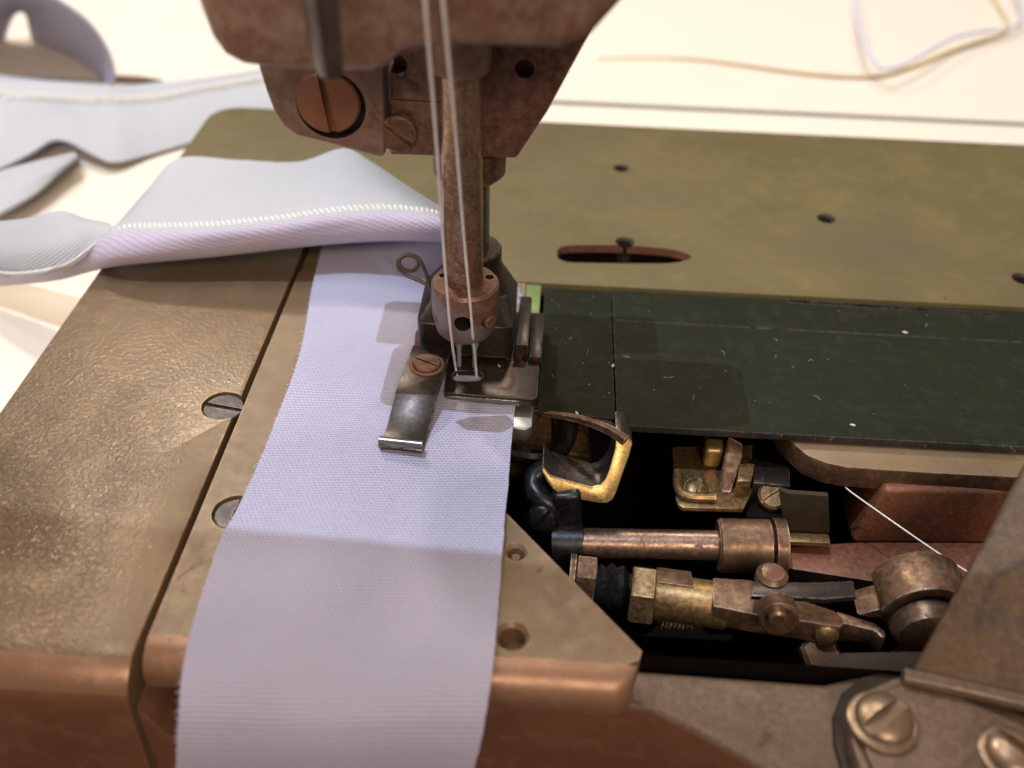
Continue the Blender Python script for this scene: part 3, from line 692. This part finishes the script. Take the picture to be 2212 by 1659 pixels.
# behind the foot the band climbs into its fold
def lr(a, b_, n=7, sag=0.): return [Vector(a).lerp(Vector(b_), k/(n-1)) for k in range(n)]
back = [lr(at(737, 330, 15.6), at(1002, 476, 19.0)), lr((-41.5, 74, 6), at(1030, 505, 16.5)), lr((-41.3, 65, 3), at(1056, 530, 14)), lr((-41, 60, 2.4), at(1078, 553, 11.5)), lr((-41, 55, 1.4), at(1103, 592, 6.0)), lr((-40.8, 51, 1.2), at(1122, 625, 2.4)), lr((-40.6, 46, 1.1), at(1130, 645, 1.1))]
rows = back + rows[1:]
rows = [[q+Vector((0, 0, .42*math.sin(j*1.15+k*1.1)*math.sin(k/6*math.pi))) for k, q in enumerate(r)] for j, r in enumerate(rows)]
grid = smooth_grid(rows, 6, 7)
for r in grid:
    e = (r[-1]-r[0]).normalized()
    for q, sgn in ((0, 1), (-1, -1)):
        r[q] = r[q] + e*random.uniform(-.05, .06)*sgn
    r[1] = r[1] + e*random.uniform(-.02, .02)
bm = bmesh.new()
cloth(bm, grid, 0, .75)

# the finished length, folded over and running off to the left
ST = [  # back edge, middle, seam, roll, lower edge  (pixel, pixel, height)
    [(1012, 470, 21), (1010, 472, 21), (1005, 476, 20.5), (1004, 500, 19), (1006, 532, 15)],
    [(985, 470, 20), (982, 472, 20), (975, 476, 20), (975, 496, 18.5), (980, 524, 14.5)],
    [(885, 408, 19), (905, 437, 19), (928, 464, 19), (932, 490, 17.5), (942, 517, 13.5)],
    [(800, 352, 18), (818, 405, 18), (834, 456, 18), (838, 488, 16), (843, 515, 12)],
    [(742, 325, 17), (732, 390, 17.5), (726, 462, 17), (724, 494, 14.5), (728, 521, 10.5)],
    [(645, 354, 13), (622, 415, 15), (610, 478, 15.5), (606, 510, 13), (610, 533, 9)],
    [(515, 350, 10), (484, 425, 12.5), (470, 492, 13.5), (466, 524, 11), (468, 549, 7)],
    [(388, 346, 8), (366, 425, 11), (350, 496, 12), (348, 537, 9.5), (350, 560, 5.5)],
    [(322, 412, 6), (292, 458, 9), (262, 499, 10.5), (250, 548, 7.5), (252, 570, 3.5)],
    [(240, 505, 6), (226, 516, 7), (213, 524, 8), (196, 558, 4.5), (196, 581, .5)],
    [(160, 566, 3.5), (152, 570, 3.5), (146, 572, 4), (132, 588, .5), (130, 599, -3)],
    [(70, 590, -1), (64, 591, -1), (60, 591, -1), (56, 601, -4.5), (56, 608, -7)],
    [(-10, 588, -5), (-12, 588, -5), (-14, 588, -5), (-16, 603, -8), (-16, 612, -10)],
    [(-90, 560, -8), (-90, 560, -8), (-92, 562, -8), (-94, 585, -11), (-94, 598, -13)]]
for s in ST:                                            # turn the lower edge under
    a, b_, h = s[4]; s.append((a+1, b_-9, h-1.8))
rows = [[at(*q) for q in s] for s in ST]
gridS = smooth_grid(rows, 6, 6)
cloth(bm, gridS, lambda i: 2 if i >= 13 else 1, .6)
nS = len(gridS[0])
seam_i = 12                                             # index of the seam line inside each row
for f in bm.faces: pass
# inner face of the turned loop at far left
IN = [[(262, 499, 10), (245, 488, 9), (232, 480, 8), (222, 488, 7.5)],
      [(213, 526, 7.2), (200, 495, 9), (190, 475, 9), (180, 470, 9)],
      [(146, 574, 3.2), (140, 530, 7), (135, 485, 9), (130, 455, 10)],
      [(60, 593, -1.8), (60, 550, 3), (62, 505, 6), (64, 470, 8)],
      [(-14, 590, -6), (-14, 555, -1), (-12, 515, 2), (-10, 478, 4)],
      [(-90, 564, -9), (-90, 535, -5), (-88, 505, -2), (-86, 480, 0)]]
cloth(bm, smooth_grid([[at(*q) for q in r] for r in IN], 6, 6), 1, .6)
band = link('fabric_band', bm, 'lilac', None, mats=['lilac', 'pale', 'pink'], angle=70)
tag(band, 'lavender knit band running under the presser foot, then folded over with a white seam', 'fabric band')
# rolled edge: right side of the knit, front light painted in as pink
me = band.data
n0 = (len(grid)-1)*(len(grid[0])-1)
pts_roll = []
for f in me.polygons:
    pass

fb = bmesh.new()
for r in grid[24:]:
    for side, sg in ((0, -1),):
        for k in range(2):
            p_ = r[side]+Vector((0, random.uniform(-.6, .6), -.2)); L_ = random.uniform(.25, .9)
            q = p_+Vector((sg*L_, random.uniform(-.5, .5), random.uniform(-.1, .45)))
            tube(catmull([p_, p_.lerp(q, .5)+Vector((0, random.uniform(-.2, .2), .1)), q], 3), .035, 4, fb)
link('edge_fuzz', fb, 'lilacthread', band)

# seam stitches along the fold
def seam(line_a, line_b, step, r, bm):
    """two rails with slanting loops between them"""
    def resample(L, st):
        out = [L[0]]; acc = 0.
        for a, b_ in zip(L, L[1:]):
            seg = (b_-a).length; t = st-acc
            while t <= seg: out.append(a.lerp(b_, t/seg)); t += st
            acc = seg-(t-st)
        return out
    A = resample(line_a, step); B = [min(line_b, key=lambda q: (q-p_).length) for p_ in A]
    def near(p_):
        best = None
        for a, b_ in zip(line_b, line_b[1:]):
            e = b_-a; t = max(0, min(1, (p_-a).dot(e)/max(e.length_squared, 1e-9))); q = a+e*t
            if best is None or (q-p_).length < (best-p_).length: best = q
        return best
    B = [near(p_) for p_ in A]
    up = Vector((0, -.15, .22))
    tube([p_+up*.8 for p_ in A], r*.9, 6, bm, .2); tube([p_+up*.6 for p_ in B], r*.75, 6, bm, .2)
    for i in range(len(A)-1):
        a, b_ = A[i], B[i+1]
        tube(catmull([a+up*.5, a.lerp(b_, .5)+up*2.2, b_+up*.5], 3), r, 6, bm)
        if i % 2 == 0: tube([A[i+1]+up*.9, B[i]+up*1.1], r*.7, 5, bm)
    return bm
la = [r[seam_i]+Vector((0, 0, .15)) for r in gridS]
lb_ = [r[seam_i-2]+Vector((0, 0, .15)) for r in gridS]
# keep the second rail a fixed 1.9 mm from the first
lb2 = []
for r in gridS:
    acc = 0.; p_ = r[seam_i]; q = r[seam_i]
    for k in range(seam_i-1, -1, -1):
        e = r[k]-q; L_ = e.length
        if acc+L_ >= 2.5: q = q+e*((2.5-acc)/max(L_, 1e-6)); acc = 2.5; break
        acc += L_; q = r[k]
    lb2.append(q+Vector((0, 0, .15)))
bm = bmesh.new(); seam(la, lb2, 1.3, .28, bm)
link('seam_stitching', bm, 'stitch', band)

# bands lying behind on the table
bm = bmesh.new()
UP = [[(-80, 148), (-80, 185), (-80, 300), (-80, 385)], [(0, 161), (0, 200), (0, 290), (0, 362)], [(60, 169), (58, 204), (60, 270), (66, 329)], [(112, 175), (108, 207), (110, 258), (112, 302)],
      [(150, 179), (148, 210), (148, 260), (150, 305)], [(195, 183), (194, 212), (196, 275), (198, 331)], [(242, 185), (240, 212), (244, 285), (248, 349)], [(342, 178), (342, 207), (335, 270), (322, 332)], [(444, 167), (446, 187), (430, 250), (412, 306)], [(556, 150), (560, 168), (545, 225), (530, 275)], [(680, 128), (684, 145), (668, 205), (655, 250)]]
hz = [1.5, 3.0, 5, 6.5, 6.5, 5.0, 3.5, 2.2, 2.0, 2, 2]
rows = []
for i, r in enumerate(UP):
    row = []
    for k, (a, b_) in enumerate(r):
        z = TZ + (9.0, 8.5, 5.5, hz[i]*.5+.3)[k]*(.55 if i > 6 else .9) + (hz[i]*.5 if k == 3 else 0)
        row.append(at(a, b_, z))
    rows.append(row)
gU = smooth_grid(rows, 6, 6); cloth(bm, gU, 0, .8)
UN = [[(-80, 392), (-80, 396), (-80, 402)], [(0, 358), (0, 363), (0, 368)], [(66, 336), (66, 341), (66, 346)], [(112, 310), (114, 316), (116, 322)], [(150, 312), (155, 318), (160, 324)], [(200, 338), (204, 343), (206, 347)]]
cloth(bm, smooth_grid([[at(a, b_, TZ+2-.5*k) for k, (a, b_) in enumerate(r)] for r in UN], 4, 6), 1, .6)
PB = [[(-70, 400), (-70, 430), (-70, 500)], [(0, 369), (0, 405), (0, 459)], [(60, 352), (66, 385), (72, 418)], [(120, 338), (128, 358), (130, 374)], [(160, 328), (166, 336), (166, 346)]]
cloth(bm, smooth_grid([[at(a, b_, TZ+(3, 7, 6)[k]) for k, (a, b_) in enumerate(r)] for r in PB], 6, 6), 0, 1.2)
y0 = at(240, 188, TZ).y
arcF = [(244, 192), (243, 150), (228, 105), (195, 55), (150, 18), (95, -12), (30, -30), (-40, -30), (-110, 0), (-150, 60), (-165, 140)]
arcB = [(120, 128), (100, 110), (72, 95), (62, 62), (55, 34), (42, 27), (28, 40), (14, 75), (5, 105), (-30, 120), (-90, 130)]
FR = [aty(a, b_, y0) for a, b_ in arcF]; BK = [aty(a, b_, y0+42) for a, b_ in arcB]
MI = [f_.lerp(b_, .35)+Vector((0, 0, 1.5)) for f_, b_ in zip(FR, BK)]
cloth(bm, smooth_grid([FR, MI, BK], 6, 5), 2, .9)
sb2 = link('seamed_band', bm, 'pale', None, mats=['pale', 'pink', 'lilac'], angle=70)
tag(sb2, 'finished lavender band looped up and lying on the cream table behind the machine', 'fabric band')
bm = bmesh.new()
la = [r[6] + Vector((0, -.2, .3)) for r in gU]; lb2 = [r[6].lerp(r[12], .2)+Vector((0, -.2, .3)) for r in gU]
seam(la, lb2, 2.0, .33, bm)
link('seam_stitching', bm, 'stitch', sb2)

# ------------------------------------------------------------------ threads
def thread_bm(pts, r, per=10): return tube(catmull(pts, per), r, 8, None, .12)
t1 = [aty(893, -345, -33), aty(906, -140, -31), aty(916, -20, -30), aty(924, 80, -28), aty(942, 300, -19), aty(957, 520, -11), aty(968, 660, -8.0), aty(974, 720, -6.6), aty(982, 780, -2.2), at(988, 816, 1.2)]
tag(link('sewing_thread', thread_bm(t1, .27), 'thread'), 'white thread running down to the needle nearer the toe, left of two', 'thread', 'threads running down to the needles')
t2 = [aty(931, -345, -33), aty(944, -140, -31), aty(955, -20, -30), aty(964, 80, -28), aty(985, 300, -19), aty(1001, 500, -11), aty(1014, 640, -8.0), aty(1020, 710, -6.8), aty(1026, 775, -2.2), at(1030, 817, 1.2)]
tag(link('sewing_thread', thread_bm(t2, .27), 'thread'), 'white thread crossing the clamp hole down to the needle, right of two', 'thread', 'threads running down to the needles')
t3 = [at(1825, 1050, -9), at(1840, 1064, -8.5), at(1930, 1128, -9.5), at(2020, 1190, -10), at(2104, 1244, -8)]
tag(link('looper_thread', thread_bm(t3, .15), 'thread'), 'single taut white thread stretched across the red casting in the looper bay', 'thread')
lp = [(1846, -60, -14), (1846, 0, -13), (1855, 60, -11), (1872, 108, -10), (1905, 146, -10), (1950, 140, -10), (2010, 108, -10), (2065, 80, -11), (2120, 68, -12), (2182, 62, -14), (2206, 36, -14), (2196, -10, -14), (2180, -60, -15)]
tag(link('thread_loop', thread_bm([at(*q) for q in lp], .8), 'lilacthread'), 'pale lilac thread in an open loop on the cream table behind the machine', 'thread')
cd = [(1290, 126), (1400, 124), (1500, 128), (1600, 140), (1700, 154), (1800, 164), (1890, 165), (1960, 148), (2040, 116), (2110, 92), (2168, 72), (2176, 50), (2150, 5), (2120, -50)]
tag(link('thread_shadow', tube(catmull([at(a, b_, TZ+.9) for a, b_ in cd], 8), lambda t: .25+.6*math.sin(min(1, t*1.6)*math.pi/2), 8), 'thread_shadow'), 'thin tan shadow strand standing in for the raised thread shadow on the cream table', 'thread_shadow')  # shadow of the raised thread, modelled as a tan strand

# lint on the dark plate and the foot
bm = bmesh.new()
def grain(p_, r):
    bmesh.ops.create_icosphere(bm, subdivisions=1, radius=r, matrix=Matrix.Translation(p_) @ Matrix.Rotation(random.random()*3, 4, 'Z') @ Matrix.Diagonal((1.5, .7, .5, 1)))
for a, b_, r in ((1955, 718, .5), (1324, 790, .42), (1842, 918, .45), (1246, 892, .4)): grain(at(a, b_, -.6), r)
grain(at(1078, 790, 3.2), .38); grain(at(1108, 783, 3.2), .2)
for i in range(26):
    a, b_ = random.uniform(1340, 2210), random.uniform(670, 910)
    grain(at(a, b_, -.72), random.uniform(.04, .10))
for i in range(14):
    a = random.uniform(1180, 1320); b_ = random.uniform(640, 870); grain(at(a, b_, -.97), random.uniform(.05, .12))
for i in range(36):
    a = random.uniform(930, 1150); b_ = random.uniform(765, 848); p_ = at(a, b_, 3.12)
    if p_.x > -3.2 and not (970 < a < 1052 and 790 < b_ < 832): grain(p_, random.uniform(.04, .1))
for i in range(12):                                   # short loose fibres
    a, b_ = random.uniform(1190, 2200), random.uniform(700, 900); p_ = at(a, b_, -.6 if a > 1340 else -.85)
    t = random.random()*6.28; L_ = random.uniform(.8, 2.2); q = p_+Vector((math.cos(t)*L_, math.sin(t)*L_, 0))
    tube(catmull([p_, p_.lerp(q, .5)+Vector((random.uniform(-.4, .4), random.uniform(-.4, .4), .15)), q], 4), .028, 4, bm)
tag(link('lint', bm, 'lint'), kind='stuff')

# ------------------------------------------------------------------ light
def area(name, az, el, dist, size, power, color, target=(0, -20, 0)):
    L = D2.lights.new(name, 'AREA'); L.shape = 'DISK'; L.size = size; L.energy = power; L.color = color
    o = D2.objects.new(name, L); COL.objects.link(o)
    d = Vector((-math.sin(R(az))*math.cos(R(el)), math.cos(R(az))*math.cos(R(el)), math.sin(R(el))))
    o.location = Vector(target)*S + d*dist
    o.rotation_euler = d.to_track_quat('Z', 'Y').to_euler(); return o
def spot(name, az, el, dist, rad, cone, blend, power, color, target):
    L = D2.lights.new(name, 'SPOT'); L.shadow_soft_size = rad; L.spot_size = R(cone); L.spot_blend = blend; L.energy = power; L.color = color
    o = D2.objects.new(name, L); COL.objects.link(o)
    d = Vector((-math.sin(R(az))*math.cos(R(el)), math.cos(R(az))*math.cos(R(el)), math.sin(R(el))))
    o.location = Vector(target)*S + d*dist
    o.rotation_euler = d.to_track_quat('Z', 'Y').to_euler(); return o
key = spot('key_lamp', 112, 75, 2.5, .0012, 76, .0008, 142.0, (.66, .79, 1.0), (-15, -49.5, 0))
er = (Vector((-15, -49.5, 0))*S - key.location).normalized()       # ray along the edge of the spot cone
en = er.cross(Vector((1, -.045, 0))).normalized()
if en.y < 0: en = -en
ax = er*math.cos(R(38)) + en*math.sin(R(38))
key.rotation_euler = (-ax).to_track_quat('Z', 'Y').to_euler()      # cone edge stands in for the shadow line of an unseen phone
area('left_lamp', 33, 43, 1.0, .07, 3.4, (1.0, .89, .76))
area('back_fill', -8, 58, 1.0, .12, 2.2, (1.0, .88, .74), (40, 120, 0))  # unseen fill added to brighten the table; also casts the second back shadow
area('front_lamp', 192, 40, 1.1, .30, 4.6, (1.0, .76, .60))
area('overhead_fill', 60, 76, 1.3, .50, 4.2, (1.0, .91, .84), (0, 40, 0))  # unseen soft fill, added to make up for the weaker key

W = D2.worlds.new('World'); SC.world = W; W.use_nodes = True
t = W.node_tree; bg = t.nodes['Background']
tc = t.nodes.new('ShaderNodeTexCoord'); sp = t.nodes.new('ShaderNodeSeparateXYZ'); t.links.new(tc.outputs['Generated'], sp.inputs[0])
cr = t.nodes.new('ShaderNodeValToRGB')
mr = t.nodes.new('ShaderNodeMapRange'); mr.inputs[1].default_value = -1; mr.inputs[2].default_value = 1
t.links.new(sp.outputs['Z'], mr.inputs[0]); t.links.new(mr.outputs[0], cr.inputs[0])
e = cr.color_ramp.elements
e[0].position = .45; e[0].color = (.10, .075, .062, 1); e[1].position = .95; e[1].color = (.55, .46, .41, 1)
x = e.new(.6); x.color = (.32, .27, .23, 1)
t.links.new(cr.outputs[0], bg.inputs['Color']); bg.inputs['Strength'].default_value = .6

SC.view_settings.view_transform = 'Standard'; SC.view_settings.look = 'None'
SC.view_settings.exposure = .14; SC.view_settings.gamma = 1; SC.view_settings.use_curve_mapping = False
SC.render.engine = 'CYCLES'
SC.cycles.max_bounces = 8; SC.cycles.use_denoising = True
